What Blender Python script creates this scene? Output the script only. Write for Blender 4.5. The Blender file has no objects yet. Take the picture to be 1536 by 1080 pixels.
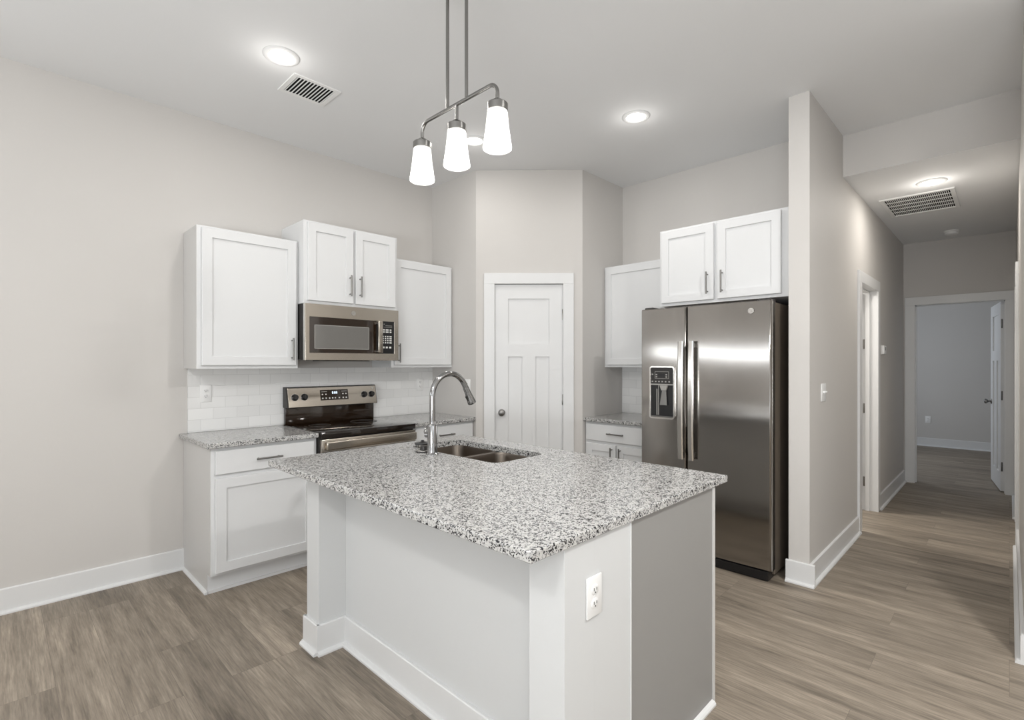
import bpy, bmesh, math, random
from mathutils import Vector, Matrix
C = bpy.context.scene.collection
SC = bpy.context.scene
R = math.radians
PI = math.pi
random.seed(4)

# ------------------------------------------------------------------ camera, light, exposure
YAW = math.atan2(746, 761)
cam_d = bpy.data.cameras.new('camera')
cam_d.sensor_width = 36; cam_d.lens = 36 * 761 / 1536; cam_d.shift_y = 5 / 1536
cam_d.clip_start = 0.05
cam = bpy.data.objects.new('camera', cam_d); C.objects.link(cam)
cam.location = (0, 0, 1.375); cam.rotation_euler = (PI / 2, 0, YAW)
SC.camera = cam
SC.view_settings.view_transform = 'Standard'
SC.view_settings.look = 'None'
SC.view_settings.gamma = 1
SC.view_settings.use_curve_mapping = False
SC.view_settings.exposure = 0.02
W = bpy.data.worlds.new('world'); SC.world = W; W.use_nodes = True
W.node_tree.nodes['Background'].inputs[0].default_value = (.75, .82, .92, 1)
W.node_tree.nodes['Background'].inputs[1].default_value = 0.4


def area(name, loc, rot, sx, sy, power, col=(1, 1, 1), parent=None, shape='RECTANGLE', spread=None):
    l = bpy.data.lights.new(name, 'AREA'); l.energy = power; l.color = col
    l.shape = shape; l.size = sx
    if shape in ('RECTANGLE', 'ELLIPSE'): l.size_y = sy
    if spread: l.spread = spread
    o = bpy.data.objects.new(name, l); C.objects.link(o)
    o.location = loc; o.rotation_euler = rot
    if parent: o.parent = parent
    return o


# daylight through unseen windows behind and to the right of the camera
XLW = -3.955
SKYC, UPLIGHTC = (.90, .955, 1), (.95, .975, 1)
# level lights for daylight, plus uplights added to brighten the ceiling from below
area('streak_light_back', (-2.7, -3.12, 1.56), (R(-90), 0, PI), 2.4, .18, 5, SKYC)  # unseen light strip, shaped to reflect as a band in the fridge doors
area('ceiling_uplight_back', (-2.7, -3.115, 1.5), (R(-90) - R(72), 0, PI), 2.4, .2, 15, UPLIGHTC)
area('daylight_patio_door', (0.6, -3.12, 1.35), (R(-90), 0, PI), 2.3, 2.2, 9, SKYC)
area('ceiling_uplight_main', (0.6, -3.115, .9), (R(-90) - R(72), 0, PI), 2.3, 1.2, 230, UPLIGHTC)
area('daylight_side_window', (2.62, 0.3, 1.7), (0, R(90), 0), 1.5, 1.8, 8, SKYC)
area('ceiling_uplight_side', (2.615, 0.3, 1.5), (0, R(90) + R(65), 0), 1.0, 1.8, 12, UPLIGHTC)
area('daylight_bedroom_window', (-2.38, 9.0, 1.5), (0, R(-90), 0), 1.3, 1.5, 26, (.84, .91, 1))
area('streak_light_left', (XLW + .012, -1.58, 1.56), (0, R(-90), 0), .16, 2.95, 9, SKYC)  # no opening here; strip added for the bright band on the steel fridge


# ------------------------------------------------------------------ materials
def newmat(name):
    m = bpy.data.materials.new(name); m.use_nodes = True
    return m, m.node_tree.nodes, m.node_tree.links, m.node_tree.nodes['Principled BSDF']


def N(ns, t, **kw):
    n = ns.new(t)
    for k, v in kw.items():
        if k in n.inputs: n.inputs[k].default_value = v
        else: setattr(n, k, v)
    return n


def paint(name, col, rough=.5, bump=.0, scale=120, var=.015, spec=.35):
    m, ns, ln, b = newmat(name)
    tc = N(ns, 'ShaderNodeTexCoord')
    nz = N(ns, 'ShaderNodeTexNoise', Scale=scale, Detail=3.0)
    ln.new(tc.outputs['Object'], nz.inputs['Vector'])
    big = N(ns, 'ShaderNodeTexNoise', Scale=1.3, Detail=2.0)
    ln.new(tc.outputs['Object'], big.inputs['Vector'])
    cr = N(ns, 'ShaderNodeValToRGB')
    cr.color_ramp.elements[0].position = .3; cr.color_ramp.elements[1].position = .7
    cr.color_ramp.elements[0].color = [c * (1 - var) for c in col] + [1]
    cr.color_ramp.elements[1].color = [min(1, c * (1 + var)) for c in col] + [1]
    ln.new(big.outputs['Fac'], cr.inputs['Fac']); ln.new(cr.outputs['Color'], b.inputs['Base Color'])
    b.inputs['Roughness'].default_value = rough
    b.inputs['Specular IOR Level'].default_value = spec
    if bump:
        bp = N(ns, 'ShaderNodeBump', Strength=bump, Distance=.002)
        ln.new(nz.outputs['Fac'], bp.inputs['Height']); ln.new(bp.outputs['Normal'], b.inputs['Normal'])
    return m


def metal(name, col, rough=.25, aniso=0., streak=(1, 1, 60), rot=0., var=.06):
    m, ns, ln, b = newmat(name)
    tc = N(ns, 'ShaderNodeTexCoord'); mp = N(ns, 'ShaderNodeMapping', Scale=streak)
    nz = N(ns, 'ShaderNodeTexNoise', Scale=8.0, Detail=3.0)
    ln.new(tc.outputs['Object'], mp.inputs['Vector']); ln.new(mp.outputs['Vector'], nz.inputs['Vector'])
    mr = N(ns, 'ShaderNodeMapRange')
    mr.inputs['To Min'].default_value = max(.02, rough - var); mr.inputs['To Max'].default_value = rough + var
    ln.new(nz.outputs['Fac'], mr.inputs['Value']); ln.new(mr.outputs['Result'], b.inputs['Roughness'])
    b.inputs['Base Color'].default_value = (*col, 1); b.inputs['Metallic'].default_value = 1
    if aniso:
        b.inputs['Anisotropic'].default_value = aniso
        b.inputs['Anisotropic Rotation'].default_value = rot
        tg = N(ns, 'ShaderNodeTangent', direction_type='RADIAL', axis='Z')
        ln.new(tg.outputs['Tangent'], b.inputs['Tangent'])
    return m


def plain(name, col, rough=.4, spec=.5, emis=None, es=0., coat=0.):
    m, ns, ln, b = newmat(name)
    nz = N(ns, 'ShaderNodeTexNoise', Scale=40.0); tc = N(ns, 'ShaderNodeTexCoord')
    ln.new(tc.outputs['Object'], nz.inputs['Vector'])
    mr = N(ns, 'ShaderNodeMapRange'); mr.inputs['To Min'].default_value = max(0, rough - .02)
    mr.inputs['To Max'].default_value = rough + .02
    ln.new(nz.outputs['Fac'], mr.inputs['Value']); ln.new(mr.outputs['Result'], b.inputs['Roughness'])
    b.inputs['Base Color'].default_value = (*col, 1)
    b.inputs['Specular IOR Level'].default_value = spec
    b.inputs['Coat Weight'].default_value = coat
    if emis:
        b.inputs['Emission Color'].default_value = (*emis, 1); b.inputs['Emission Strength'].default_value = es
    return m


def floor_mat():
    m, ns, ln, b = newmat('grey_oak_plank')
    tc = N(ns, 'ShaderNodeTexCoord')
    br = N(ns, 'ShaderNodeTexBrick', Scale=1.0)
    br.offset = .37; br.offset_frequency = 3
    br.inputs['Brick Width'].default_value = 1.22; br.inputs['Row Height'].default_value = .183
    br.inputs['Mortar Size'].default_value = .0008; br.inputs['Mortar Smooth'].default_value = .2
    br.inputs['Color1'].default_value = (0, 0, 0, 1); br.inputs['Color2'].default_value = (1, 1, 1, 1)
    br.inputs['Mortar'].default_value = (.5, .5, .5, 1)
    ln.new(tc.outputs['Object'], br.inputs['Vector'])
    w = N(ns, 'ShaderNodeMath', operation='MULTIPLY'); w.inputs[1].default_value = 37.
    ln.new(br.outputs['Color'], w.inputs[0])
    mp = N(ns, 'ShaderNodeMapping', Scale=(.9, 9, 1)); ln.new(tc.outputs['Object'], mp.inputs['Vector'])
    g1 = N(ns, 'ShaderNodeTexNoise', noise_dimensions='4D', Scale=1.5, Detail=9.0, Roughness=.68, Distortion=.25)
    ln.new(mp.outputs['Vector'], g1.inputs['Vector']); ln.new(w.outputs[0], g1.inputs['W'])
    mp2 = N(ns, 'ShaderNodeMapping', Scale=(5, 110, 1)); ln.new(tc.outputs['Object'], mp2.inputs['Vector'])
    g2 = N(ns, 'ShaderNodeTexNoise', noise_dimensions='4D', Scale=1.5, Detail=4.0, Roughness=.6)
    ln.new(mp2.outputs['Vector'], g2.inputs['Vector']); ln.new(w.outputs[0], g2.inputs['W'])
    cr = N(ns, 'ShaderNodeValToRGB'); e = cr.color_ramp.elements
    e[0].position = .31; e[0].color = (.105, .086, .066, 1)
    e[1].position = .70; e[1].color = (.40, .334, .265, 1)
    x = e.new(.42); x.color = (.205, .171, .134, 1)
    x = e.new(.56); x.color = (.285, .24, .19, 1)
    ln.new(g1.outputs['Fac'], cr.inputs['Fac'])
    mx = N(ns, 'ShaderNodeMix', data_type='RGBA', blend_type='OVERLAY'); mx.inputs[0].default_value = .75
    ln.new(cr.outputs['Color'], mx.inputs[6]); ln.new(g2.outputs['Fac'], mx.inputs[7])
    hv = N(ns, 'ShaderNodeHueSaturation')
    vr = N(ns, 'ShaderNodeMapRange'); vr.inputs['To Min'].default_value = .90; vr.inputs['To Max'].default_value = 1.10
    ln.new(br.outputs['Color'], vr.inputs['Value']); ln.new(vr.outputs['Result'], hv.inputs['Value'])
    ln.new(mx.outputs[2], hv.inputs['Color'])
    gap = N(ns, 'ShaderNodeMix', data_type='RGBA'); gap.inputs[7].default_value = (.15, .125, .10, 1)
    ln.new(br.outputs['Fac'], gap.inputs[0]); ln.new(hv.outputs['Color'], gap.inputs[6])
    ln.new(gap.outputs[2], b.inputs['Base Color'])
    rr = N(ns, 'ShaderNodeMapRange'); rr.inputs['To Min'].default_value = .42; rr.inputs['To Max'].default_value = .58
    ln.new(g2.outputs['Fac'], rr.inputs['Value']); ln.new(rr.outputs['Result'], b.inputs['Roughness'])
    b.inputs['Specular IOR Level'].default_value = .4
    bp = N(ns, 'ShaderNodeBump', Strength=.12, Distance=.002)
    ln.new(g2.outputs['Fac'], bp.inputs['Height']); ln.new(bp.outputs['Normal'], b.inputs['Normal'])
    return m


def granite_mat():
    m, ns, ln, b = newmat('speckled_granite')
    tc = N(ns, 'ShaderNodeTexCoord')
    dn = N(ns, 'ShaderNodeTexNoise', Scale=95.0, Detail=3.0)
    ln.new(tc.outputs['Object'], dn.inputs['Vector'])
    add = N(ns, 'ShaderNodeMix', data_type='RGBA', blend_type='ADD'); add.inputs[0].default_value = .012
    ln.new(tc.outputs['Object'], add.inputs[6]); ln.new(dn.outputs['Color'], add.inputs[7])
    v = N(ns, 'ShaderNodeTexVoronoi', Scale=235.0); ln.new(add.outputs[2], v.inputs['Vector'])
    sx = N(ns, 'ShaderNodeSeparateColor'); ln.new(v.outputs['Color'], sx.inputs['Color'])
    cl = N(ns, 'ShaderNodeTexNoise', Scale=42.0, Detail=3.0); ln.new(tc.outputs['Object'], cl.inputs['Vector'])
    mm = N(ns, 'ShaderNodeMath', operation='MULTIPLY_ADD'); mm.inputs[1].default_value = .9
    ln.new(cl.outputs['Fac'], mm.inputs[0]); ln.new(sx.outputs['Red'], mm.inputs[2])
    sb = N(ns, 'ShaderNodeMath', operation='SUBTRACT'); sb.inputs[1].default_value = .45
    ln.new(mm.outputs[0], sb.inputs[0])
    cr = N(ns, 'ShaderNodeValToRGB'); cr.color_ramp.interpolation = 'CONSTANT'
    e = cr.color_ramp.elements
    e[0].position = 0; e[0].color = (.012, .013, .017, 1)
    e[1].position = .15; e[1].color = (.06, .06, .065, 1)
    for p, c in ((.24, (.19, .185, .18)), (.32, (.38, .375, .365)), (.42, (.53, .525, .505)), (.64, (.41, .41, .41)), (.74, (.55, .545, .53))):
        x = e.new(p); x.color = (*c, 1)
    ln.new(sb.outputs[0], cr.inputs['Fac']); ln.new(cr.outputs['Color'], b.inputs['Base Color'])
    b.inputs['Roughness'].default_value = .16
    b.inputs['Specular IOR Level'].default_value = .5
    return m


def tile_mat():
    m, ns, ln, b = newmat('white_subway_tile')
    tc = N(ns, 'ShaderNodeTexCoord')
    # use local x along the wall and z up
    sp = N(ns, 'ShaderNodeSeparateXYZ'); cb = N(ns, 'ShaderNodeCombineXYZ')
    ln.new(tc.outputs['Object'], sp.inputs[0]); ln.new(sp.outputs['X'], cb.inputs['X']); ln.new(sp.outputs['Z'], cb.inputs['Y'])
    br = N(ns, 'ShaderNodeTexBrick', Scale=1.0)
    br.inputs['Brick Width'].default_value = .1524; br.inputs['Row Height'].default_value = .0762
    br.inputs['Mortar Size'].default_value = .0016; br.inputs['Mortar Smooth'].default_value = .3
    br.inputs['Color1'].default_value = (.80, .80, .79, 1); br.inputs['Color2'].default_value = (.86, .86, .85, 1)
    br.inputs['Mortar'].default_value = (.70, .70, .69, 1)
    ln.new(cb.outputs[0], br.inputs['Vector']); ln.new(br.outputs['Color'], b.inputs['Base Color'])
    bp = N(ns, 'ShaderNodeBump', Strength=.4, Distance=.002, invert=True)
    ln.new(br.outputs['Fac'], bp.inputs['Height']); ln.new(bp.outputs['Normal'], b.inputs['Normal'])
    b.inputs['Roughness'].default_value = .18
    return m


def shade_mat():
    m, ns, ln, b = newmat('frosted_opal_glass')
    out = [n for n in ns if n.type == 'OUTPUT_MATERIAL'][0]
    tr = N(ns, 'ShaderNodeBsdfTranslucent'); tr.inputs[0].default_value = (.95, .95, .93, 1)
    mx = N(ns, 'ShaderNodeMixShader'); mx.inputs[0].default_value = .72
    nz = N(ns, 'ShaderNodeTexNoise', Scale=60.0); tc = N(ns, 'ShaderNodeTexCoord')
    ln.new(tc.outputs['Object'], nz.inputs['Vector'])
    bp = N(ns, 'ShaderNodeBump', Strength=.03, Distance=.001); ln.new(nz.outputs['Fac'], bp.inputs['Height'])
    ln.new(bp.outputs['Normal'], b.inputs['Normal'])
    b.inputs['Base Color'].default_value = (.9, .9, .9, 1); b.inputs['Roughness'].default_value = .25
    ln.new(b.outputs[0], mx.inputs[1]); ln.new(tr.outputs[0], mx.inputs[2]); ln.new(mx.outputs[0], out.inputs['Surface'])
    return m


M = dict(
    wall=paint('greige_wall_paint', (.60, .58, .556), .62, .05, 220, .012, .2),
    ceil=paint('ceiling_paint', (.80, .805, .808), .75, .04, 160, .01, .15),
    trim=paint('white_trim_paint', (.715, .718, .716), .35, 0, 60, .008, .4),
    cab=paint('white_cabinet_paint', (.71, .716, .718), .46, 0, 80, .006, .4),
    end=paint('grey_panel_laminate', (.29, .285, .275), .4, 0, 80, .01, .35),
    endw=paint('pale_grey_end_panel', (.60, .59, .575), .4, 0, 80, .01, .35),
    isl=paint('island_grey_white_paint', (.635, .643, .643), .5, .03, 200, .008, .3),
    floor=floor_mat(), granite=granite_mat(), tile=tile_mat(), shade=shade_mat(),
    steel=metal('brushed_stainless_steel', (.46, .42, .365), .22, .7, (1, 1, 40), 0.0, .04),
    fridge=metal('fridge_stainless_steel', (.36, .342, .322), .155, .85, (60, 60, 1), 0.0, .03),
    bright=metal('polished_steel_edge', (.72, .70, .67), .18, 0, (1, 1, 10), 0, .03),
    sink=metal('satin_sink_steel', (.21, .18, .152), .30, .0, (30, 30, 1), 0.0, .05),
    chrome=metal('chrome', (.36, .36, .36), .10, 0, (1, 1, 1), 0, .02),
    nickel=metal('brushed_nickel', (.22, .215, .205), .33, 0, (1, 1, 30), 0, .06),
    lampmetal=metal('satin_nickel_lamp', (.27, .265, .255), .24, 0, (1, 1, 30), 0, .05),
    dark=plain('dark_appliance_plastic', (.018, .016, .015), .35),
    black=plain('black_plastic', (.008, .008, .009), .3),
    glass=plain('black_ceramic_glass', (.012, .008, .006), .06, .5, coat=.3),
    bronze=plain('dark_oven_glass', (.02, .011, .006), .08, .6, coat=.3),
    window=plain('microwave_window_mesh', (.16, .155, .145), .12, .5, coat=.4),
    side=plain('textured_fridge_side', (.14, .115, .09), .45),
    white=plain('white_plastic', (.83, .83, .82), .3),
    slot=plain('outlet_slot', (.05, .05, .05), .6),
    print=plain('pale_print', (.75, .75, .72), .5),
    lcd=plain('clock_digits', (.8, .9, 1), .5, emis=(.8, .92, 1), es=1.3),
    led=plain('lit_diffuser', (.9, .9, .9), .5, emis=(1, .97, .92), es=9),
    bulb=plain('lit_bulb', (.9, .9, .9), .5, emis=(1, .96, .9), es=4),
    ventdark=plain('duct_shadow', (.012, .0115, .012), .9, .1),
    raw=paint('raw_cabinet_wood', (.38, .25, .14), .6, 0, 30, .1),
    faint=plain('faint_ring_print', (.06, .055, .05), .3),
    printg=plain('grey_print', (.34, .33, .31), .5),
)


# ------------------------------------------------------------------ mesh builder
class MB:
    def __init__(s): s.bm = bmesh.new()

    def _merge(s, b):
        me = bpy.data.meshes.new('t'); b.to_mesh(me); b.free(); s.bm.from_mesh(me); bpy.data.meshes.remove(me); return s

    def box(s, x0, x1, y0, y1, z0, z1, bev=0., seg=2, mat=None):
        b = bmesh.new(); bmesh.ops.create_cube(b, size=1)
        for v in b.verts:
            v.co = Vector(((x0 + x1) / 2 + v.co.x * (x1 - x0), (y0 + y1) / 2 + v.co.y * (y1 - y0), (z0 + z1) / 2 + v.co.z * (z1 - z0)))
        if bev: bmesh.ops.bevel(b, geom=b.edges[:], offset=bev, segments=seg, affect='EDGES', profile=.5)
        if mat: b.transform(mat)
        return s._merge(b)

    def loops(s, loops, cap0=True, cap1=True, close=False):
        """bridge a list of equally long closed loops of points"""
        vs = [[s.bm.verts.new(p) for p in lp] for lp in loops]
        n = len(vs[0]); k = len(vs)
        for i in range(k if close else k - 1):
            a, c = vs[i], vs[(i + 1) % k]
            for j in range(n):
                try: s.bm.faces.new((a[j], a[(j + 1) % n], c[(j + 1) % n], c[j]))
                except ValueError: pass
        if not close:
            if cap0: s.bm.faces.new(vs[0][::-1])
            if cap1: s.bm.faces.new(vs[-1])
        return s

    def cyl(s, p0, p1, r0, r1=None, seg=20, bev=0.):
        r1 = r0 if r1 is None else r1
        p0, p1 = Vector(p0), Vector(p1); L = (p1 - p0).length
        if bev: pr = [(r0 - bev, 0), (r0, bev), (r1, L - bev), (r1 - bev, L)]
        else: pr = [(r0, 0), (r1, L)]
        q = (p1 - p0).to_track_quat('Z', 'Y').to_matrix().to_4x4(); q.translation = p0
        return s.lathe(pr, seg=seg, mat=q)

    def lathe(s, prof, seg=24, mat=None, c0=True, c1=True):
        lp = []
        for r, z in prof:
            l = [Vector((max(r, 1e-4) * math.cos(2 * PI * i / seg), max(r, 1e-4) * math.sin(2 * PI * i / seg), z)) for i in range(seg)]
            lp.append([mat @ p for p in l] if mat else l)
        return s.loops(lp, c0, c1)

    def tube(s, pts, r, seg=12, radii=None):
        pts = [Vector(p) for p in pts]; lp = []
        t = (pts[1] - pts[0]).normalized(); nrm = t.orthogonal().normalized()
        for i, p in enumerate(pts):
            t2 = (pts[min(i + 1, len(pts) - 1)] - pts[max(i - 1, 0)]).normalized()
            nrm = (nrm - t2 * nrm.dot(t2)).normalized(); bn = t2.cross(nrm)
            rr = radii[i] if radii else r
            lp.append([p + (nrm * math.cos(2 * PI * k / seg) + bn * math.sin(2 * PI * k / seg)) * rr for k in range(seg)])
        return s.loops(lp)

    def ring(s, x0, x1, z0, z1, w, y0, y1, bev=.0015, ax='xz'):
        """rectangular frame; w = widths (left, right, bottom, top); spans y0 (front) to y1"""
        wl, wr, wb_, wt = w
        def L(i, o, y):
            a, b, c, d = (x0 + o, x1 - o, z0 + o, z1 - o) if not i else (x0 + wl - o, x1 - wr + o, z0 + wb_ - o, z1 - wt + o)
            q = [(a, c), (b, c), (b, d), (a, d)]
            return [Vector((p, y, r)) if ax == 'xz' else Vector((p, r, y)) for p, r in q]
        k = bev if y1 > y0 else -bev
        return s.loops([L(0, 0, y1), L(0, 0, y0 + k), L(0, bev, y0), L(1, bev, y0), L(1, 0, y0 + k), L(1, 0, y1)], close=True)

    def prism(s, poly, z0, z1):
        return s.loops([[Vector((x, y, z0)) for x, y in poly], [Vector((x, y, z1)) for x, y in poly]])

    def build(s, name, m, parent=None, loc=None, rz=0., smooth=35, local=None):
        bmesh.ops.remove_doubles(s.bm, verts=s.bm.verts[:], dist=1e-6)
        bmesh.ops.recalc_face_normals(s.bm, faces=s.bm.faces[:])
        me = bpy.data.meshes.new(name); s.bm.to_mesh(me); s.bm.free()
        me.materials.append(M[m] if isinstance(m, str) else m)
        if smooth:
            for p in me.polygons: p.use_smooth = True
            me.set_sharp_from_angle(angle=R(smooth))
        o = bpy.data.objects.new(name, me); C.objects.link(o)
        if parent: o.parent = parent
        if loc is not None: o.location = loc
        o.rotation_euler.z = rz
        return o


def thing(name, label, cat, loc=(0, 0, 0), rz=0., group=None):
    o = bpy.data.objects.new(name, None); C.objects.link(o); o.empty_display_size = .1
    o.location = loc; o.rotation_euler = (0, 0, rz)
    return tag(o, label, cat, group)


def tag(o, label, cat, group=None):
    o['label'] = label; o['category'] = cat
    if group: o['group'] = group
    return o


def struct(o):
    o['kind'] = 'structure'; return o


def root(name, loc, rz=0.):
    o = bpy.data.objects.new(name, None); C.objects.link(o); o.location = loc; o.rotation_euler = (0, 0, rz); o.empty_display_size = .1
    return struct(o)


def wallbox(name, x0, x1, y0, y1, z0, z1, m='wall'):
    return struct(MB().box(x0, x1, y0, y1, z0, z1).build(name, m, smooth=0))


def rrect(x0, x1, y0, y1, r, n=6, z=0.):
    out = []
    for cx, cy, a in ((x1 - r, y1 - r, 0), (x0 + r, y1 - r, 90), (x0 + r, y0 + r, 180), (x1 - r, y0 + r, 270)):
        for i in range(n + 1):
            t = R(a + 90 * i / n); out.append(Vector((cx + r * math.cos(t), cy + r * math.sin(t), z)))
    return out


# ------------------------------------------------------------------ room shell
XL, CH = -3.955, 3.058            # left wall, main ceiling
YP = 2.939                        # pantry return
PX, QX, QY = -3.321, -2.65, 3.578  # pantry corner points
YK = 4.22                         # wall behind refrigerator
WX0, WX1, WY = -.998, -.88, 3.52  # wing wall / hall wall
HC = 2.755                        # hall ceiling
YB, YE, RX = 4.40, 7.41, .05      # bulkhead face, hall end wall, right wall
struct(MB().box(-4.1, 2.75, -3.3, 11.1, -.1, 0).build('floor', 'floor', smooth=0))
struct(MB().box(-4.1, 2.75, -3.3, YB + .02, CH, CH + .1).build('ceiling', 'ceil', smooth=0))
wallbox('wall_left', XL - .12, XL, -3.3, 4.4, 0, CH)
# pantry box in one piece: two returns and the diagonal face round the door opening
DD = Vector((QX - PX, QY - YP, 0)); DL = DD.length; DA = math.atan2(DD.y, DD.x)
LS0, LS1, LZ = .159, .762, 2.07   # pantry door leaf
wb = MB(); wb.box(XL, PX, YP, YP + .1, 0, CH)
wb.build('wall_pantry_left', 'wall', smooth=0)['kind'] = 'structure'
wallbox('wall_pantry_right', QX - .1, QX, QY, YK, 0, CH)
wb = MB()
wb.box(0, LS0 - .02, 0, .1, 0, CH).box(LS1 + .02, DL, 0, .1, 0, CH).box(LS0 - .02, LS1 + .02, 0, .1, LZ + .02, CH)
struct(wb.build('wall_pantry_front', 'wall', loc=(PX, YP, 0), rz=DA, smooth=0))
wallbox('wall_kitchen_back', QX - .1, WX0, YK, YK + .12, 0, CH)
# wing wall that becomes the hall's left wall, with a door opening
B0, B1, BZ = 4.985, 5.715, 2.045
wb = MB()
wb.box(WX0, WX1, WY, B0 - .02, 0, CH).box(WX0, WX1, B1 + .02, YE, 0, CH).box(WX0, WX1, B0 - .02, B1 + .02, BZ + .02, CH)
struct(wb.build('wall_hall_left', 'wall', smooth=0))
wallbox('wall_bulkhead', WX1, 1.0, YB, YB + .1, HC, CH)
struct(MB().box(WX1, .2, YB + .001, YE, HC - .0005, HC + .06).build('ceiling_hall', 'ceil', smooth=0))
# hall right wall with a door
H0, H1 = 5.42, 6.20
wb = MB()
wb.box(RX, RX + .12, 3.28, H0 - .02, 0, CH).box(RX, RX + .12, H1 + .02, YE, 0, CH).box(RX, RX + .12, H0 - .02, H1 + .02, BZ + .02, CH)
wb.box(RX + .12, 2.75, 3.28, 3.4, 0, CH)
struct(wb.build('wall_hall_right', 'wall', smooth=0))
# hall end wall with the bedroom door opening
E0, E1 = -.777, -.028
wb = MB()
wb.box(-2.55, E0 - .02, YE, YE + .12, 0, CH).box(E1 + .02, 1.2, YE, YE + .12, 0, CH).box(E0 - .02, E1 + .02, YE, YE + .12, BZ + .02, CH)
struct(wb.build('wall_hall_end', 'wall', smooth=0))
# bedroom beyond and bathroom off the hall
wallbox('wall_bedroom_back', -2.55, 1.2, 10.86, 10.98, 0, HC)
wallbox('wall_bedroom_left', -2.55, -2.43, YE + .12, 10.86, 0, HC)
wallbox('wall_bedroom_right', 1.08, 1.2, YE + .12, 10.86, 0, HC)
struct(MB().box(-2.55, 1.2, YE + .12, 10.98, HC, HC + .06).build('ceiling_bedroom', 'ceil', smooth=0))
wallbox('wall_bathroom_left', -2.75, -2.65, YK + .12, 7.41, 0, HC)
wallbox('wall_bathroom_end', -2.65, WX0, 6.6, 6.7, 0, HC)
struct(MB().box(-2.75, WX0, YK + .12, 7.41, HC - .3, HC - .24).build('ceiling_bathroom', 'ceil', smooth=0))
# room behind the camera, with openings for its unseen windows and light strip
wb = MB(); yb0, yb1 = -3.25, -3.13
wb.box(-4.1, -3.92, yb0, yb1, 0, CH).box(-1.5, -.55, yb0, yb1, 0, CH).box(1.75, 2.75, yb0, yb1, 0, CH)
wb.box(-3.92, -1.5, yb0, yb1, 0, 1.44).box(-3.92, -1.5, yb0, yb1, 1.68, CH).box(-.55, 1.75, yb0, yb1, 2.45, CH).box(-.55, 1.75, yb0, yb1, 0, .25)
struct(wb.build('wall_back', 'wall', smooth=0))
wb = MB()
wb.box(2.63, 2.75, -3.25, -.6, 0, CH).box(2.63, 2.75, 1.2, 3.4, 0, CH).box(2.63, 2.75, -.6, 1.2, 0, .95).box(2.63, 2.75, -.6, 1.2, 2.45, CH)
struct(wb.build('wall_right', 'wall', smooth=0))


# baseboards: a flat board with a quarter-round shoe
def board(name, p0, p1, h=.137, t=.014, shoe=.018, ext0=0., ext1=0.):
    """runs from p0 to p1; the room is on the right-hand side when walking p0->p1"""
    p0, p1 = Vector((*p0, 0)), Vector((*p1, 0)); d = (p1 - p0); L = d.length; a = math.atan2(d.y, d.x)
    poly = [(0, 0), (-(t + shoe), 0), (-(t + shoe), shoe * .45), (-(t + shoe * .7), shoe * .85), (-t, shoe), (-t, h - .004), (-t + .004, h), (0, h)]
    # local frame: x along, -y towards the room
    m = MB().loops([[Vector((-ext0, y, z)) for y, z in poly], [Vector((L + ext1, y, z)) for y, z in poly]])
    return m.build(name, 'trim', loc=p0, rz=a, smooth=0)


struct(board('baseboard_left', (XL, -3.1), (XL, .89)))
struct(board('baseboard_wing', (WX0, WY), (WX1, WY), ext0=.014, ext1=.032))
struct(board('baseboard_hall_left', (WX1, WY), (WX1, B0 - .085)))
struct(board('baseboard_hall_far', (WX1, B1 + .085), (WX1, YE)))
struct(board('baseboard_hall_right', (RX, H0 - .085), (RX, 3.28)))
struct(board('baseboard_hall_right_far', (RX, YE), (RX, H1 + .085)))
struct(board('baseboard_bedroom', (-2.43, 10.86), (1.08, 10.86)))
struct(board('baseboard_pantry', (PX, YP), (PX + DD.x / DL * .07, YP + DD.y / DL * .07)))
struct(board('baseboard_pantry_end', (QX - DD.x / DL * .075, QY - DD.y / DL * .075), (QX, QY)))


# door casings: jamb lining + flat trim, local frame: x along wall, -y towards the viewer's room
def casing(name, loc, rz, s0, s1, zt, w=.088, depth=.12, both=False):
    r = root(name, loc, rz)
    m = MB()
    for y0, y1 in (((-.018, 0),) + (((depth, depth + .018),) if both else ())):
        m.box(s0 - w, s0 + .004, y0, y1, 0, zt - .004, .002).box(s1 - .004, s1 + w, y0, y1, 0, zt - .004, .002)
        m.box(s0 - w, s1 + w, y0, y1, zt - .004, zt + w, .002)
    m.build('casing', 'trim', r, smooth=0)
    j = MB()
    j.box(s0 - .018, s0, 0, depth, 0, zt).box(s1, s1 + .018, 0, depth, 0, zt).box(s0 - .018, s1 + .018, 0, depth, zt, zt + .018)
    j.box(s0, s0 + .011, .05, .085, 0, zt).box(s1 - .011, s1, .05, .085, 0, zt).box(s0, s1, .05, .085, zt - .011, zt)
    j.build('jamb', 'trim', r, smooth=0)
    return r


casing('trim_1', (PX, YP, 0), DA, LS0, LS1, LZ, depth=.1)
casing('trim_2', (WX1, 0, 0), R(90), B0, B1, BZ, depth=.118)
casing('trim_3', (0, YE, 0), 0, E0, E1, BZ, depth=.12, both=True)
casing('trim_4', (RX, 0, 0), R(-90), -H1, -H0, BZ, depth=.12)


def craftsman_leaf(w, h, t=.035):
    """three-panel slab; local x across from the hinge-free edge, front at y=0, back at y=t"""
    m = MB(); rec = .013
    a, c = w * .2, w - w * .2
    m.box(0, w, rec, t - rec, .01, h)
    zt = h - .125; z1 = h - .515; z2 = h - .63; zb = .2
    for y0, y1 in ((0, rec), (t - rec, t)):
        m.box(0, a, y0, y1, .01, h).box(c, w, y0, y1, .01, h)
        m.box(a, c, y0, y1, zt, h).box(a, c, y0, y1, z2, z1).box(a, c, y0, y1, .01, zb)
        m.box(w / 2 - w * .095, w / 2 + w * .095, y0, y1, zb, z2)
    return m


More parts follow.
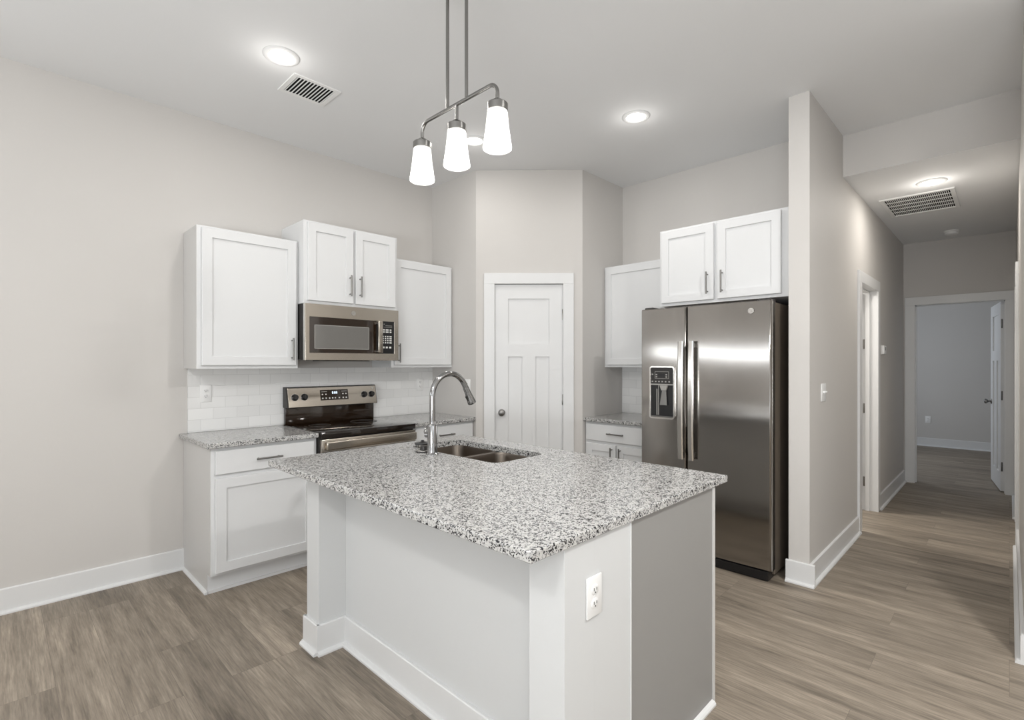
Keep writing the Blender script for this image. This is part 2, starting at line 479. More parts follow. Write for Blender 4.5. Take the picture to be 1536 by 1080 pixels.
def knob(parent, x, y, z, side=-1):
    q = Matrix.Translation((x, y, z)) @ Matrix.Rotation(R(90) * (-side if side else 1), 4, 'X')
    return MB().lathe([(.03, 0), (.03, .004), (.026, .008), (.011, .011), (.010, .028), (.018, .034), (.0265, .043), (.028, .052), (.024, .061), (.012, .066), (0, .067)], 24, q).build('knob', 'nickel', parent)


def hinge(parent, x, y, z, h=.09):
    return MB().box(x - .012, x + .012, y - .003, y + .003, z - h / 2, z + h / 2, .001).cyl((x, y - .006, z - h / 2 - .004), (x, y - .006, z + h / 2 + .004), .006, seg=10).build('hinge', 'nickel', parent)


# pantry door
d1 = root('door_1', (PX + DD.x / DL * (LS0 + .003) - DD.y / DL * -.018, YP + DD.y / DL * (LS0 + .003) + .0, 0), DA)
d1.location = Vector((PX, YP, 0)) + Matrix.Rotation(DA, 3, 'Z') @ Vector((LS0 + .003, .012, 0))
lw = LS1 - LS0 - .006
craftsman_leaf(lw, LZ - .006).build('door_leaf', 'trim', d1, smooth=0)
knob(d1, .062, 0, .945)
for z in (1.80, 1.06, .25): hinge(d1, lw + .003, -.004, z)

# bathroom door: swung open into the bathroom from the far jamb
d2 = root('door_2', (WX0 - .004, B1 - .002, 0), PI)
craftsman_leaf(.72, BZ - .008).build('door_leaf', 'trim', d2, smooth=0)
for z in (1.555, .955, .27):
    MB().box(-.05, -.022, .003, .0075, z - .045, z + .045, .001).cyl((-.004, -.0, z - .048), (-.004, -.0, z + .048), .006, seg=10).build('hinge', 'nickel', d2)

# bedroom door: swung into the bedroom from the right-hand jamb
dl = Vector((-.129 + .043, 8.15 - 7.53, 0)); da = math.atan2(dl.y, dl.x)
d3 = root('door_3', (E1 - .004, YE + .126, 0), R(97))
lf = craftsman_leaf(.735, BZ - .01).build('door_leaf', 'trim', d3, smooth=0)
knob(d3, .67, .035, .93, 1); knob(d3, .67, 0, .93, -1)
for z in (1.80, 1.03, .27): hinge(d3, .0, .03, z)

# closed door on the hall's right side
d4 = root('door_4', (RX + .012, H1 - .003, 0), R(-90))
craftsman_leaf(H1 - H0 - .006, BZ - .006).build('door_leaf', 'trim', d4, smooth=0)


# ------------------------------------------------------------------ cabinets
def pull(parent, x, y, z, L=.158, vert=False, m='nickel'):
    """bar pull on a front whose face is at local y"""
    o = MB(); r = .0058; k = L / 2 - .018
    if vert:
        o.cyl((x, y - .03, z - L / 2), (x, y - .03, z + L / 2), r, seg=14, bev=.0012)
        for s in (-k, k): o.cyl((x, y + .0005, z + s), (x, y - .03, z + s), .0045, seg=10)
    else:
        o.cyl((x - L / 2, y - .03, z), (x + L / 2, y - .03, z), r, seg=14, bev=.0012)
        for s in (-k, k): o.cyl((x + s, y + .0005, z), (x + s, y - .03, z), .0045, seg=10)
    return o.build('handle', m, parent)


def shaker(x0, x1, z0, z1, y=-.02, t=.0195, fr=.058):
    """shaker door, front at local y"""
    def L(i, yy): return [Vector((x0 + i, yy, z0 + i)), Vector((x1 - i, yy, z0 + i)), Vector((x1 - i, yy, z1 - i)), Vector((x0 + i, yy, z1 - i))]
    return MB().loops([L(0, y + t), L(0, y + .0025), L(.0025, y), L(fr, y), L(fr + .001, y + .010)])


def slab(x0, x1, z0, z1, y=-.02, t=.0195):
    return MB().box(x0, x1, y, y + t, z0, z1, .0025)


def base_cabinet(label, loc, rz, w, doors, drawer_h=(.716, .855), shoe_left=False, d=.598, end='endw', phand=None):
    r = thing('base_cabinet', label, 'cabinet', loc, rz, 'white base cabinets')
    b = MB().box(.001, w - .001, 0.0005, d, .115, .874, .0012).box(.001, w - .001, .062, d, 0, .1155)
    b.build('body', 'cab', r, smooth=0)
    if shoe_left:
        MB().box(-.003, .0008, .003, d - .002, .116, .873).box(-.003, .0008, .064, d - .002, 0, .117).build('end_panel', end, r, smooth=0)
        poly = [(0, 0), (-.016, 0), (-.016, .007), (-.011, .014), (0, .017)]
        MB().loops([[Vector((-.003 + x, .048, z)) for x, z in poly], [Vector((-.003 + x, d - .02, z)) for x, z in poly]]).build('shoe_molding', 'trim', r, smooth=0)
    MB().box(.001, w - .001, .050, .062, 0, .016).build('toe_molding', 'trim', r, smooth=0)
    dr = slab(.022, w - .022, *drawer_h).build('drawer', 'cab', r, smooth=0)
    pull(dr, w / 2, -.02, (drawer_h[0] + drawer_h[1]) / 2)
    for x0, x1, hx in doors:
        dd = shaker(x0, x1, .132, .690).build('door', 'cab', r, smooth=0)
        pull(dd, hx, -.02, .595, vert=True)
    return r


FX = -3.355
base_cabinet('white base cabinet with one wide drawer by the bare wall and baseboard', (FX, .89, 0), R(90), .638,
             [(.022, .616, .592)], shoe_left=True)
base_cabinet('white base cabinet between range and pantry wall, mostly hidden behind the faucet', (FX, 2.297, 0), R(90), .638,
             [(.022, .616, .05)])
base_cabinet('white base cabinet with paired doors beside the steel refrigerator', (-2.648, 3.62, 0), 0, .652,
             [(.022, .318, .285), (.334, .63, .367)])


def wall_cabinet(label, loc, rz, w, z0, z1, d, doors, side=None, mside='cab'):
    """doors: (x0, x1, handle x, handle z)"""
    r = thing('wall_cabinet', label, 'cabinet', loc, rz, 'white wall cabinets')
    MB().box(.0008, w - .0008, .0005, d, z0, z1, .0012).build('body', 'cab', r, smooth=0)
    if side: MB().box(-.002, .0008, .003, d - .002, z0 + .001, z1 - .001).build('end_panel', mside, r, smooth=0)
    for x0, x1, hx, hz in doors:
        dd = shaker(x0, x1, z0 + .022, z1 - .014).build('door', 'cab', r, smooth=0)
        pull(dd, hx, -.02, hz, vert=True)
    return r


WD = .303
wall_cabinet('white single-door wall cabinet at the open end of the run', (XL + .305, .89, 0), R(90), .636, 1.34, 2.25, WD,
             [(.025, .617, .585, 1.475)], side=True, mside='endw')
wall_cabinet('white two-door wall cabinet standing higher, directly above the microwave', (-3.56, 1.528, 0), R(90), .765, 1.802, 2.393, .393,
             [(.025, .372, .342, 1.955), (.393, .740, .424, 1.955)])
wall_cabinet('white single-door wall cabinet between microwave and pantry wall', (XL + .305, 2.295, 0), R(90), .641, 1.34, 2.25, WD,
             [(.025, .617, .058, 1.46)])
wall_cabinet('white wall cabinet beside the pantry, half hidden behind the refrigerator', (-2.648, YK - .305, 0), 0, .70, 1.34, 2.25, WD,
             [(.022, .676, .645, 1.475)])
wall_cabinet('white two-door wall cabinet above the refrigerator', (-1.934, 3.61, 0), 0, .934, 1.812, 2.393, .605,
             [(.022, .425, .385, 1.952), (.452, .87, .49, 1.952)])


# ------------------------------------------------------------------ backsplash
bs = MB().box(0, 2.028, -.008, 0, .907, 1.339).build('tile_backsplash', 'tile', loc=(XL + .001, .91, 0), rz=R(90), smooth=0)
tag(bs, 'long white subway tile backsplash behind the range and microwave', 'backsplash')
bs = MB().box(.001, .70, -.008, 0, .907, 1.339).build('tile_backsplash', 'tile', loc=(QX, YK - .001, 0), rz=0, smooth=0)
tag(bs, 'short white subway tile backsplash strip beside the refrigerator', 'backsplash')


# ------------------------------------------------------------------ countertops
def counter(label, x0, x1, y0, y1, z0=.875, z1=.906, hole=None):
    m = MB(); e = .004; bm = m.bm
    outer = [[Vector((x0 + i, y0 + i, z)), Vector((x1 - i, y0 + i, z)), Vector((x1 - i, y1 - i, z)), Vector((x0 + i, y1 - i, z))]
             for i, z in ((e, z0), (0, z0 + e), (0, z1 - e), (e * .3, z1 - e * .3), (e, z1))]
    m.loops(outer, cap0=hole is None, cap1=hole is None)
    if hole:
        ip = rrect(*hole, .055, 6)
        m.loops([[Vector((p.x, p.y, z0)) for p in ip], [Vector((p.x, p.y, z1)) for p in ip]], False, False)
        bmesh.ops.remove_doubles(bm, verts=bm.verts[:], dist=1e-6)
        for z in (z0, z1):
            ed = [q for q in bm.edges if q.is_boundary and all(abs(v.co.z - z) < 1e-5 for v in q.verts)]
            bmesh.ops.triangle_fill(bm, edges=ed, use_beauty=True)
    o = m.build('countertop', 'granite', smooth=0)
    return tag(o, label, 'countertop', 'speckled granite countertops')


counter('granite countertop at the open end of the wall run, left of the range', XL + .0005, -3.318, .862, 1.526)
counter('granite countertop between range and pantry wall, behind the faucet', XL + .0005, -3.322, 2.297, YP - .0005)
counter('small granite countertop beside the refrigerator', QX + .0005, -1.992, 3.588, YK - .0005)
SX0, SX1, SY0, SY1 = -2.42, -1.715, 1.64, 2.0
counter('large granite countertop on the kitchen island with the sink cutout', -2.567, -.846, .93, 2.157, hole=(SX0, SX1, SY0, SY1))

# ------------------------------------------------------------------ island
isl = thing('kitchen_island', 'white and grey kitchen island with corner posts under the big granite top', 'kitchen island')
IX0, IX1 = -2.465, -.857
MB().box(IX0 + .02, IX1, 1.212, 1.41, 0, .8745, .001).build('knee_wall', 'isl', isl, smooth=0)
for x0, x1 in ((IX0, IX0 + .13), (IX1 - .128, IX1 + .0005)):
    MB().box(x0, x1, 1.075, 1.2125, 0, .8745, .0015).build('post', 'isl', isl, smooth=0)
# hollow cabinet box: two ends, far front and a floor
cb = MB().box(IX0 + .015, IX1 - .004, 1.41, 1.42, .1, .8745).box(IX0, IX0 + .015, 1.41, 2.033, .0, .8745)
cb.box(IX0 + .015, IX1 - .02, 1.42, 2.022, .1, .12).box(IX0 + .015, IX1 - .02, 2.023, 2.033, .1, .8745).box(IX0 + .015, IX1 - .02, 1.96, 1.97, 0, .1)
cb.build('cabinet_box', 'cab', isl, smooth=0)
MB().box(IX1 - .02, IX1 - .002, 1.4105, 2.033, 0, .8745).build('end_panel', 'end', isl, smooth=0)
MB().box(IX1 - .03, IX1 + .003, 2.0335, 2.052, 0, .8745, .001).build('corner_strip', 'endw', isl, smooth=0)
MB().box(IX1 + .0, IX1 + .003, 1.4085, 1.4125, 0, .8745).build('joint_strip', 'trim', isl, smooth=0)
for x0, x1, hx in ((IX0 + .05, IX0 + .42, IX0 + .39), (IX0 + .43, IX0 + .80, IX0 + .46), (IX0 + .82, IX0 + 1.19, IX0 + 1.16), (IX0 + 1.2, IX1 - .04, IX0 + 1.23)):
    dd = MB().box(x0, x1, 2.0335, 2.052, .14, .86, .002).build('door', 'cab', isl, smooth=0)


def shoeboard(p0, p1, e0=0., e1=0.):
    o = board('base_trim', p0, p1, .139, ext0=e0, ext1=e1); o.parent = isl


shoeboard((IX0 + .13, 1.2115), (IX1 - .128, 1.2115), -.014, -.014)
for x0, x1 in ((IX0, IX0 + .13), (IX1 - .128, IX1)):
    shoeboard((x0, 1.0748), (x1, 1.0748), .014, .014)
shoeboard((IX0 + .1302, 1.075), (IX0 + .1302, 1.2115), .014)
shoeboard((IX1 - .128, 1.2115), (IX1 - .128, 1.075), 0, .014)
shoeboard((IX0 - .0, 1.2115), (IX0 - .0, 1.075), 0, .014)
poly = [(0, 0), (.017, 0), (.017, .008), (.012, .015), (0, .019)]
MB().loops([[Vector((IX1 - .001 + x, 1.42, z)) for x, z in poly], [Vector((IX1 - .001 + x, 2.03, z)) for x, z in poly]]).build('shoe_molding', 'trim', isl, smooth=0)


# ------------------------------------------------------------------ sink
sk = thing('kitchen_sink', 'double bowl stainless sink set under the island granite', 'sink', (0, 0, 0))
SM = -2.068


def bowl(x0, x1, y0, y1, zt=.8745, dp=.19):
    lp = []
    for i, z, r in ((-.012, zt, .06), (0, zt, .06), (.002, zt - .01, .06), (.006, zt - dp + .05, .065), (.016, zt - dp + .018, .07), (.045, zt - dp, .07)):
        lp.append(rrect(x0 + i, x1 - i, y0 + i, y1 - i, r, 6, z))
    m = MB().loops(lp, False, True)
    o = m.build('bowl', 'sink', sk, smooth=50)
    so = o.modifiers.new('thickness', 'SOLIDIFY'); so.thickness = .0012; so.offset = 0
    cx, cy = (x0 + x1) / 2, (y0 + y1) / 2
    MB().lathe([(.043, .0008), (.043, .003), (.03, .0025), (.018, -.0005 + .002), (0, .0018)], 24, Matrix.Translation((cx, cy, zt - dp))).build('drain', 'chrome', sk)


bowl(SX0 - .008, SM - .014, SY0 - .008, SY1 + .008); bowl(SM + .014, SX1 + .008, SY0 - .008, SY1 + .008)

# faucet
fc = thing('faucet', 'tall chrome gooseneck faucet with pull-down head by the sink', 'faucet', (-2.13, 1.585, .906))
MB().lathe([(.034, 0), (.034, .004), (.0275, .010), (.026, .03), (.0255, .145), (.0245, .15), (.0175, .156), (.0165, .17)], 28).build('body', 'chrome', fc)
pts = [(0, 0, .165), (0, 0, .22), (0, .0, .27)]
rc, zc = .115, .299
for i in range(21):
    t = PI - (PI - R(28)) * i / 20
    pts.append((0, rc + rc * math.cos(t), zc + rc * math.sin(t)))
e = Vector(pts[-1]); pts.append(e + Vector((0, math.sin(R(28)), -math.cos(R(28)))) * .022)
MB().tube(pts, .0155, 16).build('gooseneck', 'chrome', fc)
e = Vector(pts[-1]); dr_ = (Vector(pts[-1]) - Vector(pts[-2])).normalized()
q = dr_.to_track_quat('Z', 'X').to_matrix().to_4x4(); q.translation = e - dr_ * .002
hd = MB().lathe([(.0165, 0), (.0175, .004), (.017, .01), (.0175, .03), (.022, .07), (.0245, .092), (.024, .097), (.019, .0985), (.018, .094), (0, .094)], 24, q).build('spray_head', 'chrome', fc)
dn = Vector((0, -math.cos(R(28)), -math.sin(R(28))))
qb = Matrix.Translation(e + dr_ * .062 + dn * .0205) @ Matrix.Rotation(R(28 + 7), 4, 'X')
MB().box(-.006, .006, -.003, .0045, -.02, .022, .002, mat=qb).build('spray_button', 'dark', hd)
MB().cyl((-.020, -.004, .098), (-.045, -.009, .098), .0155, seg=20, bev=.002).build('handle_hub', 'chrome', fc)
MB().tube([(-.038, -.008, .098), (-.050, -.010, .112), (-.058, -.0, .128), (-.062, .02, .138), (-.064, .05, .146)], .006, 12, [.011, .0075, .0065, .006, .0055]).build('lever', 'chrome', fc)

# loose sink fittings lying beside the faucet
bk = thing('sink_strainer', 'dark topped sink strainer basket standing on the granite beside another', 'strainer', (-2.335, 1.67, .906), 0, 'sink strainers left on the island')
MB().lathe([(.026, 0), (.03, .003), (.034, .018), (.036, .02)], 24).build('basket', 'bright', bk)
MB().lathe([(.044, .02), (.045, .023), (.044, .027), (.02, .03), (.008, .036), (.008, .042), (0, .042)], 24).build('rubber_stopper', 'black', bk)
bk = thing('sink_strainer', 'upturned dark sink strainer closest to the faucet foot', 'strainer', (-2.225, 1.60, .906), 0, 'sink strainers left on the island')
MB().lathe([(.042, 0), (.043, .003), (.042, .006), (.03, .009), (.022, .011), (.02, .024), (.016, .03), (0, .031)], 24).build('stopper', 'dark', bk)
MB().lathe([(.0445, .006), (.0445, .009), (.036, .011), (.034, .009)], 24).build('rim', 'bright', bk)
fr_ = MB().lathe([(.028, 0), (.028, .0015), (.018, .0022), (.018, .0)], 28, None, False, False).build('flat_ring', 'bright', loc=(-2.405, 1.595, .9062))
tag(fr_, 'thin flat steel ring lying on the island granite near the strainers', 'ring')


# ------------------------------------------------------------------ range (local x along wall, front at y=0 facing -y)
RY0, RW = 1.533, .757
rg = thing('range', 'stainless electric range with black glass cooktop between the base cabinets', 'stove', (-3.305, RY0, 0), R(90))
RD = .635
MB().box(0, RW, .02, RD, .02, .895, .002).box(.03, RW - .03, .06, RD, 0, .02).build('body', 'dark', rg, smooth=0)
MB().box(-.001, RW + .001, -.012, RD - .05, .895, .908, .003).build('cooktop', 'glass', rg)
MB().box(.002, RW - .002, -.014, -.0005, .868, .9035, .003).build('cooktop_front', 'glass', rg)
for cx, cy, cr_ in ((.19, .16, .105), (.56, .15, .08), (.19, .42, .08), (.56, .43, .105)):
    MB().lathe([(cr_, 0), (cr_, .0004), (cr_ - .004, .0004), (cr_ - .004, 0)], 40, Matrix.Translation((cx, cy, .9081)), False, False).build('burner_ring', 'faint', rg)
dr = MB().box(.004, RW - .004, -.012, .02, .262, .860, .004).build('oven_door', 'steel', rg)
MB().box(.09, RW - .09, -.0145, -.0115, .33, .735, .001).build('door_window', 'bronze', dr)
MB().box(.004, RW - .004, -.0135, -.0115, .752, .775, .0004).build('dark_band', 'glass', dr)
hh = MB().box(.02, RW - .02, -.062, -.040, .792, .850, .009, 3)
for x in (.06, RW - .06): hh.box(x - .02, x + .02, -.042, -.010, .806, .838, .004)
hh.build('oven_handle', 'steel', dr)
MB().box(.004, RW - .004, -.010, .02, .045, .252, .004).build('storage_drawer', 'steel', rg)
# backguard: recessed black panel below, tilted steel control console above
YBK = RD
MB().box(.006, RW - .006, YBK - .035, YBK, .895, 1.06, .003).build('lower_backguard', 'bronze', rg)
prof = [(YBK - .082, 1.038), (YBK - .050, 1.187), (YBK - .035, 1.193), (YBK, 1.193), (YBK, 1.038)]
MB().loops([[Vector((0.0, y, z)) for y, z in prof], [Vector((RW, y, z)) for y, z in prof]]).build('console_shell', 'dark', rg, smooth=0)
n0 = Vector((0, -math.cos(math.atan2(.032, .149)), math.sin(math.atan2(.032, .149))))
tilt = math.atan2(.032, .149)
cons = Matrix.Translation((0, YBK - .082, 1.038)) @ Matrix.Rotation(-tilt, 4, 'X')   # local z runs up the console face, -y out of it
cf = MB().box(.012, RW - .004, -.003, .001, .002, .150, .0012, mat=cons).build('control_panel', 'steel', rg, smooth=0)
MB().box(.262, .498, -.0042, -.0028, .045, .128, .0005, mat=cons).build('display', 'bronze', cf, smooth=0)
ds = MB()
for i in range(3):                                                  # clock digits, seven-segment strokes
    x = .362 + i * .0145 + (.003 if i > 0 else 0)
    for zz in (.096, .104, .112): ds.box(x, x + .009, -.0047, -.0043, zz - .0012, zz + .0012, mat=cons)
    for xx in (x, x + .0085): ds.box(xx - .0008, xx + .0012, -.0047, -.0043, .096, .112, mat=cons)
ds.build('clock_digits', 'lcd', cf, smooth=0)
for x in (.28, .308, .336, .362, .384, .418, .452, .478):
    MB().box(x - .006, x + .006, -.0047, -.0043, .056, .066, mat=cons).build('key', 'print', cf, smooth=0)
for x in (.28, .308, .452, .478):
    MB().box(x - .006, x + .006, -.0047, -.0043, .088, .097, mat=cons).build('key', 'print', cf, smooth=0)
for x in (.272, .442): MB().box(x, x + .046, -.0047, -.0043, .112, .1145, mat=cons).build('key_caption', 'print', cf, smooth=0)
for x in (.062, .135, .640, .708):
    kq = cons @ Matrix.Translation((x, -.003, .078)) @ Matrix.Rotation(R(90), 4, 'X')
    k = MB().lathe([(.026, 0), (.026, .004), (.022, .007), (.0205, .022), (.018, .025), (0, .025)], 28, kq).build('knob', 'black', cf)
    MB().box(-.0045, .0045, -.019, .019, .018, .030, .002, mat=kq).build('grip', 'dark', k)
    MB().lathe([(.0285, 0), (.0285, .0015), (.0262, .0015), (.0262, 0)], 28, kq, False, False).build('bezel', 'bright', k)


def emblem(parent, x, y, z, r, mat=None):
    """small round appliance badge: disc, ring and a looping script mark"""
    q = (mat or Matrix()) @ Matrix.Translation((x, y, z)) @ Matrix.Rotation(R(90), 4, 'X')
    bd = MB().lathe([(r, 0), (r, .0015), (0, .0015)], 32, q).build('badge', 'bright', parent)
    mk = MB().lathe([(r * .97, .0014), (r * .97, .0022), (r * .86, .0022), (r * .86, .0014)], 32, q, False, False)
    for sx in (-1, 1):
        pp = []
        for i in range(15):
            t = i / 14 * PI * 1.75 + (.6 if sx < 0 else .2)
            pp.append(q @ Vector((sx * r * .32 + r * .30 * math.cos(t) * (1 if sx < 0 else .9), r * .42 * math.sin(t), .0022)))
        mk.tube(pp, r * .055, 6)
    mk.tube([q @ Vector((r * (-.7 + 1.4 * i / 8), r * .12 * math.sin(i * 1.1), .0022)) for i in range(9)], r * .05, 6)
    mk.build('script_mark', 'printg', bd)
    return bd


emblem(cf, .722, -.0032, .130, .009, cons)

# ------------------------------------------------------------------ microwave
mw = thing('microwave', 'stainless over-the-range microwave mounted under the high two-door cabinet', 'microwave', (-3.535, 1.53, 0), R(90))
MWW = .76; z0, z1 = 1.397, 1.8
MB().box(.001, MWW - .001, .012, .405, z0 + .004, z1, .002).build('body', 'dark', mw, smooth=0)
ft = MB()
ft.ring(0, MWW, z0, z1, (.030, .040, 1.452 - z0, z1 - 1.706), -.004, .03, .002)
ft.build('face_frame', 'steel', mw, smooth=0)
MB().box(-.002, .0, .004, .03, z0 + .002, z1 - .002).box(.0, MWW, .028, .034, z0, z1).build('door_edge', 'bright', mw, smooth=0)
md = MB().box(.030, .560, -.003, .01, 1.452, 1.706, .001).build('door', 'bronze', mw, smooth=0)
MB().box(.068, .492, -.0045, -.0028, 1.484, 1.648, .0005).build('door_window', 'window', md, smooth=0)
fm = MB()
for a in ((.064, .068, 1.480, 1.652), (.492, .496, 1.480, 1.652), (.064, .496, 1.480, 1.484), (.064, .496, 1.648, 1.652)):
    fm.box(a[0], a[1], -.0048, -.0028, a[2], a[3])
fm.build('window_trim', 'printg', md, smooth=0)
hm = MB().box(.552, .592, -.050, -.034, 1.456, 1.704, .006, 3)
for zz in (1.470, 1.690): hm.box(.556, .586, -.036, -.002, zz - .010, zz + .010, .002)
hm.build('handle', 'steel', md)
kp = MB().box(.594, MWW - .041, -.003, .01, 1.452, 1.706, .001).build('control_panel', 'black', mw, smooth=0)
def key(parent, x, w_, za, zb): MB().box(x, x + w_, -.0036, -.0029, za, zb).build('key', 'print', parent, smooth=0)


for zz in (1.640, 1.623):
    for x, w_ in ((.612, .022), (.642, .026), (.678, .016)): key(kp, x, w_, zz - .005, zz + .005)
for zz in (1.587, 1.571, 1.555, 1.538):
    for i, x in enumerate((.612, .634, .655, .676)): key(kp, x, .012 if i < 3 else .02, zz - .005, zz + .005)
for x in (.614, .643, .674): key(kp, x, .018, 1.494, 1.508)
ks = MB().box(.625, .631, -.0036, -.0029, 1.680, 1.688).box(.640, .70, -.0036, -.0029, 1.672, 1.675).box(.625, .70, -.0036, -.0029, 1.660, 1.6625)
ks.build('faint_print', 'printg', kp, smooth=0)
emblem(mw, .365, -.0042, 1.752, .018)
MB().box(.15, .52, .03, .22, z0 - .006, z0 + .004, .002).build('grease_filter', 'dark', mw, smooth=0)

# ------------------------------------------------------------------ refrigerator (faces -y)
fg = thing('refrigerator', 'side-by-side stainless refrigerator with ice dispenser beside the wing wall', 'refrigerator', (-1.977, 3.40, 0))
FW = .915
MB().box(.004, FW - .004, .075, .80, .03, 1.765, .004).build('body', 'side', fg, smooth=0)
MB().box(.02, FW - .02, .0, .10, .004, .062, .003).build('base_grille', 'black', fg, smooth=0)
for x in (.02, FW - .09): MB().box(x, x + .07, .02, .16, 1.765, 1.79, .006).build('hinge_cover', 'dark', fg, smooth=0)


def door_poly(x0, x1, yb=.068, bulge=.004, r=.018, n=14):
    pts = []
    for i in range(n + 1):
        t = i / n; x = x0 + r * .6 + (x1 - x0 - 1.2 * r) * t
        pts.append((x, r * .35 * 0 + (-bulge) * (1 - (2 * t - 1) ** 2)))
    pts = [(x0, yb), (x0, r), (x0 + r * .18, r * .4)] + pts + [(x1 - r * .18, r * .4), (x1, r), (x1, yb)]
    return pts


SEAM = .357


def fridge_door(x0, x1, hole=None):
    p = door_poly(x0, x1); zb, zt = .066, 1.776
    m = MB()
    lp = []
    cx = (x0 + x1) / 2
    for z, s in ((zb, .006), (zb + .006, 0), (zt - .006, 0), (zt, .006)):
        lp.append([Vector((x, y + (s if y < .05 else 0), z)) for x, y in p])
    m.loops(lp)
    return m.build('door', 'fridge', fg, smooth=40)


fd = fridge_door(.0, SEAM - .002)
fd2 = fridge_door(SEAM + .002, FW)
# gasket strips behind the doors
MB().box(.01, FW - .01, .066, .078, .07, 1.77).build('gasket', 'black', fg, smooth=0)
MB().box(FW - .0015, FW + .0012, .0215, .0665, .07, 1.772).build('door_edge_trim', 'bright', fd2, smooth=0)
# dispenser in the freezer door
DX0, DX1, DZ0, DZ1 = .077, .276, .972, 1.355
ds = MB()
rim0 = rrect(DX0, DX1, DZ0, DZ1, .022, 5); rim1 = rrect(DX0 + .010, DX1 - .010, DZ0 + .012, DZ1 - .010, .016, 5)
def xz(l, y): return [Vector((p.x, y, p.y)) for p in l]
ds.loops([xz(rim0, -.004), xz(rim0, -.014), xz(rim1, -.0145), xz(rim1, -.011)], False, True)
dsp = ds.build('dispenser', 'bright', fd, smooth=0)
MB().box(DX0 + .011, DX1 - .011, -.0125, -.0105, 1.225, 1.344, .0005).build('control_panel', 'dark', dsp, smooth=0)
MB().box(DX0 + .011, DX1 - .011, -.0118, -.0105, .987, 1.222).build('recess', 'black', dsp, smooth=0)
MB().box(DX0 + .011, DX1 - .011, -.0142, -.0115, 1.217, 1.226, .001).build('divider_bar', 'printg', dsp, smooth=0)
ks = MB().box(DX0 + .072, DX0 + .122, -.0132, -.0124, 1.278, 1.300)
ks.build('lcd_window', 'black', dsp, smooth=0)
ks = MB()
for a in ((.045, .155, 1.313, 1.3155), (.045, .155, 1.264, 1.2665), (.045, .0475, 1.264, 1.3155), (.1525, .155, 1.264, 1.3155)):
    ks.box(DX0 + a[0], DX0 + a[1], -.0131, -.0124, a[2], a[3])
ks.build('panel_outline', 'printg', dsp, smooth=0)
for x, z in [(q, 1.238) for q in (.026, .052, .078, .104, .130, .158)] + [(.058, 1.272), (.058, 1.288), (.136, 1.272), (.136, 1.288), (.026, 1.290)]:
    MB().box(DX0 + x - .006, DX0 + x + .006, -.0131, -.0124, z, z + .009).build('key', 'printg', dsp, smooth=0)
pd = MB().loops([[Vector((DX0 + .10 + a, -.013, 1.215)), Vector((DX0 + .142 + a, -.013, 1.215)), Vector((DX0 + .142 + a, -.032, 1.215)), Vector((DX0 + .10 + a, -.032, 1.215))] if False else
                 [Vector((DX0 + x, y, z)) for x, y in q_] for a, z, q_ in (
    (0, 1.215, ((.092, -.012), (.150, -.012), (.150, -.030), (.092, -.030))),
    (0, 1.180, ((.104, -.012), (.138, -.012), (.138, -.028), (.104, -.028))))])
pd.build('spout', 'printg', dsp, smooth=0)
MB().loops([[Vector((DX0 + x, y, z)) for x, y in q_] for z, q_ in (
    (1.178, ((.108, -.014), (.140, -.014), (.140, -.024), (.108, -.024))),
    (1.075, ((.094, -.020), (.150, -.020), (.150, -.032), (.094, -.032))))]).build('paddle', 'nickel', dsp, smooth=0)
MB().box(DX0 + .060, DX0 + .066, -.016, -.0115, 1.0, 1.19).box(DX0 + .074, DX0 + .078, -.016, -.0115, 1.0, 1.215).build('water_tube', 'printg', dsp, smooth=0)
MB().box(DX0 + .014, DX1 - .014, -.022, -.0115, .984, .994, .002).build('drip_tray', 'nickel', dsp, smooth=0)


def fridge_handle(parent, x, z0=.705, z1=1.53):
    pts = []; lp = []
    n = 24
    for i in range(n + 1):
        t = i / n; z = z0 + (z1 - z0) * t
        y = -.036 - .012 * (1 - (2 * t - 1) ** 2)
        w_, h_ = .0195, .009
        lp.append([Vector((x - w_, y + h_, z)), Vector((x - w_, y - h_ * .3, z)), Vector((x - w_ * .6, y - h_, z)), Vector((x + w_ * .6, y - h_, z)), Vector((x + w_, y - h_ * .3, z)), Vector((x + w_, y + h_, z))])
    m = MB().loops(lp)
    o = m.build('handle', 'bright', parent, smooth=30)
    for z in (z0 + .03, z1 - .03): m2 = MB().box(x - .012, x + .012, -.036, .002, z - .016, z + .016, .003).build('handle_mount', 'nickel', o, smooth=0)


fridge_handle(fd, SEAM - .024); fridge_handle(fd2, SEAM + .050)
emblem(fd2, .795, -.0075, 1.712, .019)

# ------------------------------------------------------------------ pendant lamp
PXC, PYC = -1.707, 1.40
pn = thing('pendant_lamp', 'three-light nickel island pendant with frosted shades hanging from two rods', 'pendant lamp', (PXC, PYC, 2.495))
rods = []
for dx in (-.064, .064):
    MB().cyl((dx, 0, .0), (dx, 0, CH - 2.495 - .02), .0075, seg=14).build('rod', 'lampmetal', pn)
MB().box(-.10, .10, -.05, .05, CH - 2.495 - .022, CH - 2.495, .006).build('canopy', 'lampmetal', pn)
SP = .253
pts = []
for i in range(9): 
    t = R(90 * i / 8); pts.append((-SP + .045 - .045 * math.cos(t) * 1, 0, -.045 + .045 * math.sin(t)))
pts = [(-SP, 0, -.075)] + pts + [(SP - .045 + .045 * math.sin(R(90 * i / 8)), 0, -.045 + .045 * math.cos(R(90 * i / 8))) for i in range(9)] + [(SP, 0, -.075)]
MB().tube(pts, .0082, 14).build('arm', 'lampmetal', pn)
MB().cyl((0, 0, 0), (0, 0, -.075), .0075, seg=14).build('centre_stem', 'lampmetal', pn)
